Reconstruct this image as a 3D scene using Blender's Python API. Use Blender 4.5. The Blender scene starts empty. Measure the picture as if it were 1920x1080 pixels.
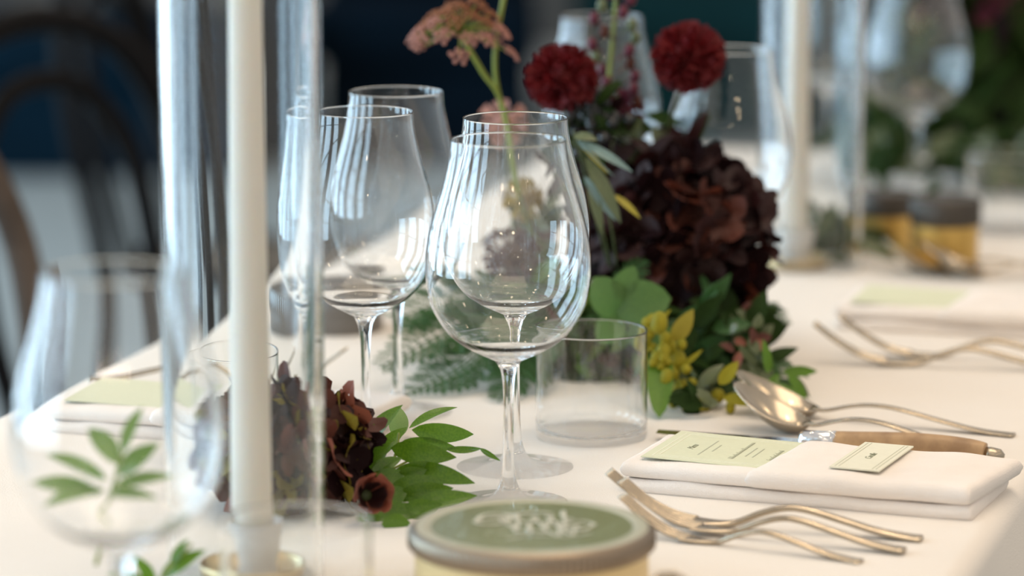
import bpy, bmesh, math, random
from mathutils import Vector, Matrix, Euler
R = math.radians
rnd = random.Random(7)
scn = bpy.context.scene
col = scn.collection

# ------------------------------------------------------------------ camera
TZ = 0.75                      # table height
CAMH = 0.52                    # camera above table
F = 6600.0; PITCH = R(9.9)
cam_d = bpy.data.cameras.new('camera'); cam = bpy.data.objects.new('camera', cam_d)
col.objects.link(cam); scn.camera = cam
cam.location = (0, 0, TZ + CAMH); cam.rotation_euler = (R(90) - PITCH, 0, 0)
cam_d.sensor_width = 36; cam_d.lens = F / 1920 * 36
cam_d.dof.use_dof = True; cam_d.dof.focus_distance = 2.29
cam_d.dof.aperture_fstop = cam_d.lens / 36.0
cam_d.clip_end = 60

# ------------------------------------------------------------------ world + lights + exposure
w = bpy.data.worlds.new('world'); scn.world = w; w.use_nodes = True
bg = w.node_tree.nodes['Background']
bg.inputs[0].default_value = (1.0, 0.935, 0.865, 1); bg.inputs[1].default_value = 0.60

def area(name, loc, rot, sx, sy, power, color):
    l = bpy.data.lights.new(name, 'AREA'); l.shape = 'RECTANGLE'; l.size = sx; l.size_y = sy
    l.energy = power; l.color = color
    o = bpy.data.objects.new(name, l); o.location = loc; o.rotation_euler = rot; col.objects.link(o); return o
WINY = [0.55, 2.05, 3.55, 5.05, 6.55, 8.05]
for k, yy in enumerate(WINY):
    area('window_daylight', (-3.75, yy, 1.75), (0, R(-90), 0), 3.1, 1.0, 74, (0.55, 0.80, 1.0))
for k, (x, y, z) in enumerate([(-0.9, 1.2, 2.7), (0.8, 1.5, 2.8), (0.1, -0.6, 2.9), (1.7, 3.2, 2.8), (-0.6, 3.6, 2.9), (0.9, 4.8, 2.8), (-1.5, -0.8, 2.8), (2.0, 0.4, 2.7),
                               (0.3, 2.6, 2.7), (-0.2, 0.3, 2.6), (1.2, -0.4, 2.5), (0.5, -1.6, 2.4), (-0.8, -1.9, 2.5), (2.4, 2.0, 2.5), (-1.8, 2.3, 2.7), (1.5, 6.0, 2.7)]):
    l = bpy.data.lights.new('pendant_light', 'POINT'); l.energy = 6; l.color = (1.0, 0.76, 0.50); l.shadow_soft_size = 0.045
    o = bpy.data.objects.new('pendant_light', l); o.location = (x, y, z); col.objects.link(o)
area('overhead_fill', (0.3, 2.2, 3.0), (0, 0, 0), 1.6, 1.6, 20, (1.0, 0.80, 0.58))  # warm fill added overhead in place of ceiling bounce, not a fixture

scn.view_settings.view_transform = 'Standard'; scn.view_settings.look = 'None'
scn.view_settings.gamma = 1; scn.view_settings.use_curve_mapping = False
scn.view_settings.exposure = 0.1
cy = scn.cycles
cy.max_bounces = 28; cy.transmission_bounces = 28; cy.glossy_bounces = 8; cy.diffuse_bounces = 4; cy.transparent_max_bounces = 16
cy.sample_clamp_indirect = 25; cy.use_denoising = True

# ------------------------------------------------------------------ helpers
def P(px, py, d):
    """world point on the photograph ray (px,py) at depth y=d"""
    rx = (px - 960) / F; ry = (540 - py) / F
    v = Vector((rx, math.cos(PITCH) + ry * math.sin(PITCH), -math.sin(PITCH) + ry * math.cos(PITCH)))
    return Vector((0, 0, TZ + CAMH)) + v * (d / v.y)
def X(px, d): return (px - 960) / F * d * 1.0

def mat(name, color, rough=0.6, metal=0.0, noise=0.0, nscale=40, bump=0.0, bscale=200, trans=0.0, color2=None, sss=0.0, coat=0.0):
    m = bpy.data.materials.new(name); m.use_nodes = True
    nt = m.node_tree; b = nt.nodes['Principled BSDF']
    b.inputs['Base Color'].default_value = (*color, 1); b.inputs['Roughness'].default_value = rough
    b.inputs['Metallic'].default_value = metal
    if coat: b.inputs['Coat Weight'].default_value = coat
    if sss:
        b.inputs['Subsurface Weight'].default_value = sss; b.inputs['Subsurface Radius'].default_value = (0.02, 0.015, 0.01); b.inputs['Subsurface Scale'].default_value = 0.5
    tc = nt.nodes.new('ShaderNodeTexCoord')
    if noise or color2:
        n = nt.nodes.new('ShaderNodeTexNoise'); n.inputs['Scale'].default_value = nscale; n.inputs['Detail'].default_value = 4
        nt.links.new(tc.outputs['Object'], n.inputs['Vector'])
        r = nt.nodes.new('ShaderNodeValToRGB')
        c2 = color2 or tuple(min(1, c * (1 - noise)) for c in color)
        r.color_ramp.elements[0].color = (*c2, 1); r.color_ramp.elements[1].color = (*color, 1)
        r.color_ramp.elements[0].position = 0.35; r.color_ramp.elements[1].position = 0.65
        nt.links.new(n.outputs['Fac'], r.inputs['Fac']); nt.links.new(r.outputs['Color'], b.inputs['Base Color'])
    if bump:
        n2 = nt.nodes.new('ShaderNodeTexNoise'); n2.inputs['Scale'].default_value = bscale; n2.inputs['Detail'].default_value = 3
        nt.links.new(tc.outputs['Object'], n2.inputs['Vector'])
        bp = nt.nodes.new('ShaderNodeBump'); bp.inputs['Strength'].default_value = bump; bp.inputs['Distance'].default_value = 0.002
        nt.links.new(n2.outputs['Fac'], bp.inputs['Height']); nt.links.new(bp.outputs['Normal'], b.inputs['Normal'])
    if trans:
        out = nt.nodes['Material Output']; t = nt.nodes.new('ShaderNodeBsdfTranslucent'); mx = nt.nodes.new('ShaderNodeMixShader')
        t.inputs['Color'].default_value = (*[min(1, c * 1.3) for c in color], 1); mx.inputs[0].default_value = trans
        nt.links.new(b.outputs[0], mx.inputs[1]); nt.links.new(t.outputs[0], mx.inputs[2]); nt.links.new(mx.outputs[0], out.inputs['Surface'])
    return m
def glass_mat(name, color=(1, 1, 1), ior=1.47):
    m = bpy.data.materials.new(name); m.use_nodes = True; nt = m.node_tree
    nt.nodes.remove(nt.nodes['Principled BSDF']); g = nt.nodes.new('ShaderNodeBsdfGlass')
    g.inputs['Color'].default_value = (*color, 1); g.inputs['Roughness'].default_value = 0.0; g.inputs['IOR'].default_value = ior
    nt.links.new(g.outputs[0], nt.nodes['Material Output'].inputs['Surface']); return m

M = {}
M['glass'] = glass_mat('clear_glass', (0.994, 0.998, 1.0), 1.41)
M['tumbler_glass'] = glass_mat('tumbler_glass', (0.994, 0.998, 1.0), 1.42)
M['tube_glass'] = glass_mat('tube_glass', (0.985, 0.995, 0.998), 1.37)
M['foot_glass'] = glass_mat('foot_glass', (0.997, 0.999, 1.0), 1.16)
M['cloth'] = mat('linen_cloth', (0.79, 0.745, 0.69), 0.9, noise=0.03, nscale=9, bump=0.25, bscale=900)
M['napkin'] = mat('linen_napkin', (0.86, 0.80, 0.75), 0.9, noise=0.03, nscale=60, bump=0.35, bscale=1100)
M['wood'] = mat('oak_board', (0.35, 0.22, 0.12), 0.6, noise=0.3, nscale=12)
M['candle'] = mat('ivory_wax', (0.86, 0.80, 0.70), 0.45, sss=0.3)
M['glaze'] = mat('cream_glaze', (0.72, 0.68, 0.63), 0.35)
M['wick'] = mat('cotton_wick', (0.75, 0.7, 0.6), 0.9)
M['silver'] = mat('aged_silver', (0.50, 0.43, 0.335), 0.22, 1.0, noise=0.15, nscale=60)
M['steel'] = mat('polished_steel', (0.75, 0.77, 0.80), 0.12, 1.0)
M['blade'] = mat('steel_blade', (0.55, 0.6, 0.66), 0.16, 1.0)
M['handle'] = mat('horn_handle', (0.48, 0.31, 0.16), 0.45, color2=(0.27, 0.16, 0.08), nscale=55)
M['menu'] = mat('sage_paper', (0.66, 0.68, 0.50), 0.85, noise=0.03, nscale=200)
M['menu_line'] = mat('pale_border_ink', (0.80, 0.80, 0.66), 0.8)
M['ink'] = mat('olive_ink', (0.22, 0.23, 0.15), 0.8)
M['ink2'] = mat('soft_grey_ink', (0.45, 0.46, 0.36), 0.8)
M['card'] = mat('ivory_paper', (0.76, 0.75, 0.62), 0.85, noise=0.03, nscale=200)
M['lid_green'] = mat('green_label_paper', (0.16, 0.185, 0.075), 0.35, coat=0.25)
M['lid_rim'] = mat('pale_label_border', (0.43, 0.43, 0.33), 0.35, coat=0.2)
M['lid_metal'] = mat('ribbed_tin', (0.30, 0.24, 0.18), 0.36, 1.0)
M['tin_body'] = mat('butter_paper_band', (0.72, 0.56, 0.29), 0.55, noise=0.05, nscale=30)
M['lid_ink'] = mat('white_ink', (0.62, 0.62, 0.52), 0.5)
M['gold_tin'] = mat('golden_tin', (0.55, 0.36, 0.10), 0.35, 0.6)
M['dark_lid'] = mat('dark_bronze_lid', (0.07, 0.06, 0.05), 0.4, 0.6)
M['grey_lid'] = mat('pewter_lid', (0.20, 0.19, 0.18), 0.35, 0.7)
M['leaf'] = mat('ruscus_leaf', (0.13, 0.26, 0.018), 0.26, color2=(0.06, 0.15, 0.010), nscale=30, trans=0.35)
M['leaf_pale'] = mat('pale_leaf', (0.22, 0.34, 0.10), 0.45, noise=0.2, nscale=40, trans=0.4)
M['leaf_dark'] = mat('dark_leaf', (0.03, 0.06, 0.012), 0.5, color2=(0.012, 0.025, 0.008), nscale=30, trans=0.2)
M['leaf_euc'] = mat('eucalyptus_leaf', (0.13, 0.24, 0.06), 0.5, color2=(0.08, 0.17, 0.05), nscale=25, trans=0.3)
M['leaf_hang'] = mat('broad_green_leaf', (0.12, 0.24, 0.02), 0.45, color2=(0.08, 0.18, 0.015), nscale=30, trans=0.35)
M['leaf_olive'] = mat('olive_leaf', (0.13, 0.16, 0.075), 0.35, noise=0.3, nscale=40, trans=0.2)
M['leaf_sage'] = mat('silver_leaf', (0.20, 0.30, 0.28), 0.35, noise=0.2, nscale=40, trans=0.2)
M['leaf_yellow'] = mat('yellow_leaf', (0.40, 0.33, 0.035), 0.5, noise=0.2, nscale=40, trans=0.3)
M['amaranth'] = mat('chartreuse_flower', (0.42, 0.36, 0.015), 0.65, color2=(0.24, 0.25, 0.012), nscale=60, trans=0.3)
M['stem'] = mat('green_stem', (0.22, 0.27, 0.035), 0.5)
M['stem_dark'] = mat('dark_stem', (0.06, 0.08, 0.025), 0.6)
M['fern'] = mat('fern_green', (0.055, 0.155, 0.035), 0.55, color2=(0.025, 0.085, 0.022), nscale=30, trans=0.3)
M['red'] = mat('crimson_petal', (0.16, 0.003, 0.006), 0.7, color2=(0.09, 0.002, 0.004), nscale=60, trans=0.25)
M['burg1'] = mat('burgundy_petal', (0.036, 0.007, 0.007), 0.6, color2=(0.016, 0.004, 0.004), nscale=60, trans=0.25)
M['burg2'] = mat('russet_petal', (0.12, 0.030, 0.016), 0.6, color2=(0.05, 0.013, 0.009), nscale=60, trans=0.3)
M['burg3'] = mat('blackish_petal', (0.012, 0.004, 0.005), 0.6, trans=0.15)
M['hyd_green'] = mat('olive_petal', (0.22, 0.17, 0.02), 0.55, trans=0.3)
M['hyd_pink'] = mat('dusty_russet_petal', (0.30, 0.10, 0.065), 0.6, trans=0.35)
M['mauve'] = mat('mauve_bud', (0.12, 0.015, 0.035), 0.55, trans=0.2)
M['umbel'] = mat('dusty_coral_floret', (0.30, 0.10, 0.06), 0.7, color2=(0.24, 0.11, 0.03), nscale=40, trans=0.25)
M['umbel_tip'] = mat('pink_floret', (0.40, 0.19, 0.15), 0.7, trans=0.25)
M['pink'] = mat('blush_petal', (0.50, 0.27, 0.22), 0.6, trans=0.3)
M['ochre'] = mat('ochre_petal', (0.40, 0.27, 0.05), 0.6, trans=0.3)
M['berry'] = mat('black_berry', (0.010, 0.012, 0.014), 0.3, coat=0.2)
M['pot'] = mat('dark_green_ceramic', (0.02, 0.035, 0.03), 0.4)
M['bentwood'] = mat('dark_bentwood', (0.005, 0.004, 0.004), 0.55, noise=0.3, nscale=30)
M['brownwood'] = mat('brown_bentwood', (0.09, 0.065, 0.05), 0.55, noise=0.3, nscale=30)
M['cane'] = mat('woven_cane', (0.10, 0.075, 0.05), 0.7)
M['floor'] = mat('pale_stone', (0.33, 0.37, 0.375), 0.6, noise=0.08, nscale=3, bump=0.05, bscale=60)
M['wall'] = mat('grey_plaster', (0.16, 0.15, 0.14), 0.9, noise=0.1, nscale=2)
M['wall2'] = mat('pale_plaster', (0.55, 0.52, 0.48), 0.9, noise=0.05, nscale=2)
M['frame'] = mat('painted_window_frame', (0.25, 0.27, 0.28), 0.6)
M['navy'] = mat('navy_velvet', (0.0015, 0.014, 0.028), 0.85, noise=0.3, nscale=5)
M['navy2'] = mat('midnight_velvet', (0.0012, 0.0075, 0.016), 0.85, noise=0.3, nscale=5)
M['teal'] = mat('teal_velvet', (0.006, 0.035, 0.040), 0.85, noise=0.3, nscale=5)
M['brass'] = mat('brushed_brass', (0.60, 0.46, 0.26), 0.3, 1.0)

for k_ in ('bentwood', 'brownwood', 'navy', 'navy2', 'teal', 'leaf_dark', 'burg3'):
    M[k_].node_tree.nodes['Principled BSDF'].inputs['Specular IOR Level'].default_value = 0.08

class MB:
    def __init__(s): s.v = []; s.f = []
    def add(s, vs, fs):
        o = len(s.v); s.v += [tuple(v) for v in vs]; s.f += [tuple(i + o for i in f) for f in fs]; return s
    def lathe(s, prof, seg=48, c=(0, 0, 0), mod=None):
        vs = []; fs = []; rings = []
        for (r, z) in prof:
            if r < 1e-7: rings.append([len(vs)]); vs.append((c[0], c[1], c[2] + z)); continue
            idx = []
            for j in range(seg):
                a = 2 * math.pi * j / seg; rr = r * (mod(a, z) if mod else 1)
                idx.append(len(vs)); vs.append((c[0] + rr * math.cos(a), c[1] + rr * math.sin(a), c[2] + z))
            rings.append(idx)
        for A, B in zip(rings, rings[1:]):
            for j in range(seg):
                k = (j + 1) % seg
                if len(A) == 1 and len(B) == 1: continue
                if len(A) == 1: fs.append((A[0], B[k], B[j]))
                elif len(B) == 1: fs.append((A[j], A[k], B[0]))
                else: fs.append((A[j], A[k], B[k], B[j]))
        return s.add(vs, fs)
    def sweep(s, pts, ws, hs, ns=10, lat=None, cap=True):
        """elliptic section of half-width ws (along lat) and half-height hs"""
        pts = [Vector(p) for p in pts]; n = len(pts); vs = []; fs = []
        if not hasattr(ws, '__len__'): ws = [ws] * n
        if not hasattr(hs, '__len__'): hs = [hs] * n
        prev = None
        for i, p in enumerate(pts):
            t = (pts[min(i + 1, n - 1)] - pts[max(i - 1, 0)]).normalized()
            if lat is not None: a = Vector(lat)
            else:
                a = prev if prev is not None else (Vector((0, 0, 1)) if abs(t.z) < 0.9 else Vector((1, 0, 0))).cross(t)
            a = (a - t * a.dot(t))
            if a.length < 1e-6: a = t.orthogonal()
            a.normalize(); prev = a; b = t.cross(a)
            for j in range(ns):
                an = 2 * math.pi * j / ns
                vs.append(p + a * (ws[i] * math.cos(an)) + b * (hs[i] * math.sin(an)))
        for i in range(n - 1):
            for j in range(ns):
                k = (j + 1) % ns
                fs.append((i * ns + j, i * ns + k, (i + 1) * ns + k, (i + 1) * ns + j))
        if cap:
            fs.append(tuple(reversed(range(ns)))); fs.append(tuple((n - 1) * ns + j for j in range(ns)))
        return s.add(vs, fs)
    def tube(s, pts, r, ns=8): return s.sweep(pts, r, r, ns)
    def box(s, c, h, rz=0):
        cs, sn = math.cos(rz), math.sin(rz); vs = []
        for z in (-1, 1):
            for x, y in ((-1, -1), (1, -1), (1, 1), (-1, 1)):
                dx, dy = x * h[0], y * h[1]
                vs.append((c[0] + dx * cs - dy * sn, c[1] + dx * sn + dy * cs, c[2] + z * h[2]))
        return s.add(vs, [(3, 2, 1, 0), (4, 5, 6, 7), (0, 1, 5, 4), (1, 2, 6, 5), (2, 3, 7, 6), (3, 0, 4, 7)])
    def ellipsoid(s, c, r, seg=10, rings=6):
        vs = [(c[0], c[1], c[2] - r[2])]; fs = []
        for i in range(1, rings):
            a = math.pi * i / rings
            for j in range(seg):
                b = 2 * math.pi * j / seg
                vs.append((c[0] + r[0] * math.sin(a) * math.cos(b), c[1] + r[1] * math.sin(a) * math.sin(b), c[2] - r[2] * math.cos(a)))
        vs.append((c[0], c[1], c[2] + r[2])); T = len(vs) - 1
        for j in range(seg):
            k = (j + 1) % seg
            fs.append((0, 1 + k, 1 + j)); fs.append((T, T - seg + j, T - seg + k))
            for i in range(rings - 2): fs.append((1 + i * seg + j, 1 + i * seg + k, 1 + (i + 1) * seg + k, 1 + (i + 1) * seg + j))
        return s.add(vs, fs)
    def grid(s, fn, nu, nv):
        vs = [fn(i / nu, j / nv) for i in range(nu + 1) for j in range(nv + 1)]
        fs = [(i * (nv + 1) + j, (i + 1) * (nv + 1) + j, (i + 1) * (nv + 1) + j + 1, i * (nv + 1) + j + 1) for i in range(nu) for j in range(nv)]
        return s.add(vs, fs)
    def mesh(s, name, m, smooth=True):
        me = bpy.data.meshes.new(name); me.from_pydata(s.v, [], s.f); me.materials.append(m)
        if smooth: me.polygons.foreach_set('use_smooth', [True] * len(me.polygons))
        me.update(); return me
def tag(o, label=None, cat=None, group=None, kind=None):
    if label: o['label'] = label
    if cat: o['category'] = cat
    if group: o['group'] = group
    if kind: o['kind'] = kind
    return o
def link(name, me, parent=None, loc=None, rot=None, mtx=None):
    o = bpy.data.objects.new(name, me); col.objects.link(o)
    if parent is not None: o.parent = parent
    if loc is not None: o.location = loc
    if rot is not None: o.rotation_euler = rot
    if mtx is not None: o.matrix_basis = mtx
    return o
def part(name, mb, m, parent=None, smooth=True, **k): return link(name, mb.mesh(name, m, smooth), parent, **k)
def sharp(o, ang=35):
    o.data.set_sharp_from_angle(angle=R(ang)); return o
def bevel(o, wd, seg=2):
    b = o.modifiers.new('bevel', 'BEVEL'); b.width = wd; b.segments = seg; b.limit_method = 'ANGLE'; return o
def thing(name, label, cat, loc=(0, 0, 0), rz=0, group=None, rot=None):
    o = bpy.data.objects.new(name, None); o.empty_display_size = 0.02; col.objects.link(o)
    o.location = loc; o.rotation_euler = rot if rot else (0, 0, rz)
    return tag(o, label, cat, group)
def kids(o): return [c for c in col.objects if c.parent == o]
def copy_tree(root, loc, rz, label, group=None):
    def rec(o, par):
        c = o.copy(); col.objects.link(c); c.parent = par
        for ch in kidmap.get(o.name, []): rec(ch, c)
        return c
    kidmap = {}
    for o in list(col.objects):
        if o.parent: kidmap.setdefault(o.parent.name, []).append(o)
    r = rec(root, None); r.location = loc; r.rotation_euler = (0, 0, rz); r['label'] = label
    if group: r['group'] = group
    return r
def crom(pts, n=6):
    """Catmull-Rom through tuples"""
    out = []; N = len(pts)
    for i in range(N - 1):
        p0 = pts[max(i - 1, 0)]; p1 = pts[i]; p2 = pts[i + 1]; p3 = pts[min(i + 2, N - 1)]
        for k in range(n):
            t = k / n
            out.append(tuple(0.5 * (2 * b + (c - a) * t + (2 * a - 5 * b + 4 * c - d) * t * t + (3 * b - a - 3 * c + d) * t ** 3) for a, b, c, d in zip(p0, p1, p2, p3)))
    out.append(tuple(pts[-1])); return out

# ------------------------------------------------------------------ setting
fl = part('floor', MB().box((0, 6, -0.05), (4.5, 9, 0.05)), M['floor'], None, False); tag(fl, kind='structure')
wb = part('wall_back', MB().box((0, 11.1, 1.7), (4.5, 0.1, 1.7)), M['wall'], None, False); tag(wb, kind='structure')
# left wall with tall window openings: piers, apron and lintel in one shell
mb = MB(); XW = -3.6
edges = [-3.0]
for yy in WINY: edges += [yy - 0.55, yy + 0.55]
edges += [11.0]
for a, b in zip(edges[0::2], edges[1::2]): mb.box((XW, (a + b) / 2, 1.7), (0.1, (b - a) / 2, 1.7))
for yy in WINY:
    mb.box((XW, yy, 0.075), (0.1, 0.55, 0.075)); mb.box((XW, yy, 3.36), (0.1, 0.55, 0.04))
tag(part('wall_left', mb, M['wall2'], None, False), kind='structure')
for k, yy in enumerate(WINY):
    wn = bpy.data.objects.new('window_%d' % (k + 1), None); col.objects.link(wn); wn.location = (XW, yy, 0.15); tag(wn, kind='structure')
    m2 = MB()
    for sy in (-1, 1): m2.box((0, sy * 0.52, 1.585), (0.04, 0.03, 1.585))
    for z in (0.03, 3.14): m2.box((0, 0, z), (0.04, 0.49, 0.03))
    part('window_frame', m2, M['frame'], wn, False)
    m2 = MB()
    for z in (0.8, 1.6, 2.4): m2.box((0, 0, z), (0.022, 0.49, 0.018))
    part('glazing_bar', m2, M['frame'], wn, False)
bb = part('baseboard_back', MB().box((0, 10.975, 0.06), (4.4, 0.015, 0.06)), M['wall2'], None, False); tag(bb, kind='structure')

# ------------------------------------------------------------------ table with cloth
UD = Vector((0.287, 0.958, 0)).normalized(); ND = Vector((UD.y, -UD.x, 0))
TA = math.atan2(ND.y, ND.x)         # rotation so local x = across (n), local y = along (u)
NL, NR = -1.053, -0.321; NC = (NL + NR) / 2; HW = (NR - NL) / 2; S0, S1 = 0.55, 3.78
torg = ND * NC + UD * ((S0 + S1) / 2); HL = (S1 - S0) / 2
tb = thing('banquet_table', 'long narrow banquet table under the white cloth set for dinner', 'table', (torg.x, torg.y, 0), TA)
bevel(part('tabletop', MB().box((0, 0, TZ - 0.0205), (HW - 0.006, HL - 0.006, 0.0175)), M['wood'], tb, False), 0.003)
for sx in (-1, 1):
    for sy in (-0.9, 0, 0.9):
        part('leg', MB().box((sx * (HW - 0.1), sy * HL, 0.356), (0.025, 0.03, 0.356)), M['wood'], tb, False)
def cloth_mesh():
    nseg = 150; prof = []
    r = 0.012
    prof = [(-HW - 0.004, -0.62), (-HW - 0.004, -0.45), (-HW - 0.004, -0.3), (-HW - 0.003, -0.15), (-HW - 0.001, -0.06), (-HW, -r)]
    prof += [(-HW + r - r * math.cos(R(a)), -r + r * math.sin(R(a))) for a in (22, 45, 68)]
    prof += [(-HW + r + (2 * HW - 2 * r) * t, 0) for t in [i / 12 for i in range(13)]]
    prof += [(HW - r + r * math.sin(R(a)), -r + r * math.cos(R(a))) for a in (22, 45, 68)]
    prof += [(HW, -r), (HW + 0.001, -0.06), (HW + 0.003, -0.15), (HW + 0.004, -0.3), (HW + 0.004, -0.45), (HW + 0.004, -0.62)]
    mb = MB(); npf = len(prof) - 1
    def fn(u, v):
        x, z = prof[round(v * npf)]; y = -HL + 2 * HL * u
        if z < -0.02:
            wv = (math.sin(y * 17) * 0.6 + math.sin(y * 29 + 1) * 0.4) * 0.03 * min(1, -z / 0.5)
            x += wv + (0.035 if x > 0 else -0.035) * min(1, -z / 0.5)
        return (x, y, z)
    mb.grid(fn, nseg, npf)
    # the end drops
    for e in (-1, 1):
        def fe(u, v, e=e):
            x = -HW + 2 * HW * u; z = -0.62 * v
            return (x, e * (HL + 0.002 + 0.03 * v + 0.012 * v * math.sin(x * 30)), z)
        mb.grid(fe, 40, 8)
    return mb
tc = part('tablecloth', cloth_mesh(), M['cloth'], None, loc=(torg.x, torg.y, TZ), rot=(0, 0, TA))
so = tc.modifiers.new('solid', 'SOLIDIFY'); so.thickness = 0.002; so.offset = -1
tag(tc, 'white linen tablecloth draped over the long banquet table', 'tablecloth')

# ------------------------------------------------------------------ glassware
def wine_glass(label, px, d, H=0.2325, rb=0.0505, neck=0.096, group='stemmed wine glasses', rot=0.0):
    t = thing('wine_glass', label, 'wine glass', (X(px, d), d, TZ + 0.0004), rot, group)
    fr = [(0.0, .17), (.014, .25), (.038, .385), (.068, .535), (.11, .685), (.16, .80), (.24, .92), (.30, .966), (.37, .993), (.43, 1), (.50, .99),
          (.57, .962), (.634, .922), (.70, .868), (.765, .813), (.83, .765), (.896, .724), (.95, .701), (1, .693)]
    bh = H - neck
    outer = [(r * rb, neck + f * bh) for f, r in fr]
    th = 0.0006
    inner = [(max(r * rb - th * (1.0 if f > .15 else 1.6), 0.0), neck + f * bh) for f, r in fr[2:]]
    inner = [(0, neck + 0.035 * bh)] + [(inner[0][0] * 0.55, neck + 0.0375 * bh)] + [(r, z + (0.0012 if z < neck + .1 * bh else 0)) for r, z in inner]
    foot = [(0, 0), (0.03, 0), (0.0410, 0), (0.0420, 0.0006), (0.0418, 0.0013), (0.034, 0.0020), (0.022, 0.0032), (0.012, 0.0062), (0.0075, 0.0105)]
    stem = [(0.0075, 0.0105), (0.0050, 0.017), (0.0038, 0.028), (0.0032, 0.045), (0.0030, neck - 0.030), (0.0034, neck - 0.018), (0.0044, neck - 0.009), (0.0060, neck - 0.004), outer[0]]
    SG = 80
    part('foot', MB().lathe(foot[:3] + crom(foot[3:], 4), SG), M['foot_glass'], t)
    part('stem', MB().lathe(crom(stem, 4), SG), M['glass'], t)
    o = crom(outer, 5); i = crom(inner, 5); i.reverse()
    rr, zz = outer[-1]; ri = rr - th
    lip = [(rr - th * .15, zz + th * .35), (rr - th * .5, zz + th * .5), (rr - th * .85, zz + th * .35)]
    part('bowl', MB().lathe(o + lip + i, SG), M['glass'], t)
    return t
def tumbler(label, px, d, r=0.0385, h=0.0765, group='straight water tumblers'):
    t = thing('water_tumbler', label, 'tumbler', (X(px, d), d, TZ + 0.0004), 0, group)
    th = 0.0010; b = 0.006
    base = [(0, 0), (r - .006, 0), (r - .004, 0), (r - .0025, .0003), (r - .0008, .0014), (r, .003), (r, .004), (r, b)]
    wall = [(r, b), (r, b + .004), (r, h * .4), (r, h * .7), (r, h - .003), (r, h - .0014), (r, h - .0005), (r - th * .2, h - .0001), (r - th * .5, h), (r - th * .8, h - .0001), (r - th, h - .0005), (r - th, h - .0014), (r - th, h - .003), (r - th, h * .7), (r - th, h * .4), (r - th, b + .010), (r - th, b + .007), (r - th - .0003, b + .005), (r - th - .0012, b + .0025), (r - th - .0028, b + .0008), (r - th - .005, b)]
    part('body', MB().lathe(wall, 80), M['tumbler_glass'], t)
    bo = MB().lathe(base, 80); bo.lathe([(r - th - .005, b), (r * .5, b - .0006), (0, b - .0008)], 80)
    part('base', bo, M['foot_glass'], t)
    return t
GW = 'stemmed wine glasses'
wine_glass('sharp wine glass behind the nearer one, just left of the water tumbler', 966, 2.28, .2345, .0495, .104)
wine_glass('tall wide-bowled wine glass right behind the green topped tin', 953, 2.175, .2340, .0522, .094)
wine_glass('wine glass just right of the glass candle cylinder, behind the green ruscus leaves', 680, 2.345, .2305, .0480, .0915)
wine_glass('wine glass farthest back of the trio right of the candle, beside fern fronds', 741, 2.455, .2310, .0480, .0880)
wine_glass('large blurred wine glass in the bottom left corner of the photo', 205, 1.68, .2345, .0515, .096)
wine_glass('wine glass half hidden behind the dark hydrangea, under the right crimson flower', 1368, 2.72, .2325, .0500, .094)
wine_glass('blurred wine glass behind the left crimson flower and the stalk of buds', 1128, 2.98, .2325, .0500, .094)
wine_glass('blurred wine glass at the top right, in front of the golden tins', 1722, 3.42, .2325, .0510, .090)
wine_glass('blurred wine glass between the far candle cylinder and the top right glass', 1572, 3.60, .2325, .0500, .094)
tumbler('clear tumbler standing right of the sharp wine glasses before the green leaf', 1112, 2.375)
tumbler('clear tumbler in the near foreground in front of the ivory candle', 543, 1.80, .0400, .082)
tumbler('clear tumbler behind the ivory candle on the left side of the table', 432, 2.30)
tumbler('clear tumbler at the far right edge beside the golden tins', 1898, 3.28)
tumbler('clear tumbler standing behind the far candle cylinder near the greenery', 1440, 3.22)

# candles in glass cylinders
def hurricane(px, d, cpx, clab, glab, plab, hh=0.46, ch=0.38):
    t = thing('candle_cylinder', glab, 'candle holder', (X(px, d), d, TZ + 0.0004), 0, 'glass candle cylinders')
    ro, th, b = 0.0462, 0.0044, 0.008
    b = .004
    part('cylinder', MB().lathe([(ro - th, 0), (ro - .0005, 0), (ro, .0006), (ro, .002), (ro, b), (ro, hh * .5), (ro, hh - .004), (ro, hh - .001), (ro - th * .2, hh + .0006), (ro - th * .5, hh + .001), (ro - th * .8, hh + .0006), (ro - th, hh - .001), (ro - th, hh - .004), (ro - th, hh * .5), (ro - th, b), (ro - th, .002), (ro - th, 0)], 96), M['tube_glass'], t)
    hx = X(cpx, d)
    pl = thing('candle_plate', plab, 'candle holder', (hx, d, TZ + .0004), 0, 'brass candle plates')
    part('plate', MB().lathe([(0, 0), (.026, 0), (.029, .002), (.031, .0105), (.0302, .0112), (.0292, .0105), (.0270, .0045), (.016, .0038), (0, .0038)], 48), M['brass'], pl)
    part('cup', MB().lathe([(.0145, .0036), (.0130, .010), (.0155, .020), (.0180, .0355), (.0174, .0360), (.0168, .0355), (.0142, .0290), (0, .0285)], 40), M['glaze'], pl)
    c = thing('taper_candle', clab, 'candle', (hx, d, TZ + .0004 + .0288), 0, 'ivory taper candles')
    part('wax', MB().lathe([(0, 0), (.0108, 0), (.0120, .002), (.0118, .05), (.0105, .2), (.0090, ch - .01), (.0075, ch - .003), (.003, ch), (0, ch - .001)], 40), M['candle'], c)
    part('wick', MB().tube([(0, 0, ch - .002), (0.0005, 0, ch + .006), (.002, 0, ch + .012)], .0009, 6), M['wick'], c)
    return t
hurricane(448, 1.99, 459, 'ivory taper candle inside the near glass cylinder at left', 'tall clear glass cylinder around the near ivory candle', 'small brass plate under the near ivory candle')
hurricane(1527, 3.08, 1497, 'ivory taper candle inside the far glass cylinder beyond the hydrangea', 'tall clear glass cylinder beyond the dark hydrangea', 'small brass plate under the far ivory candle')

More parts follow.
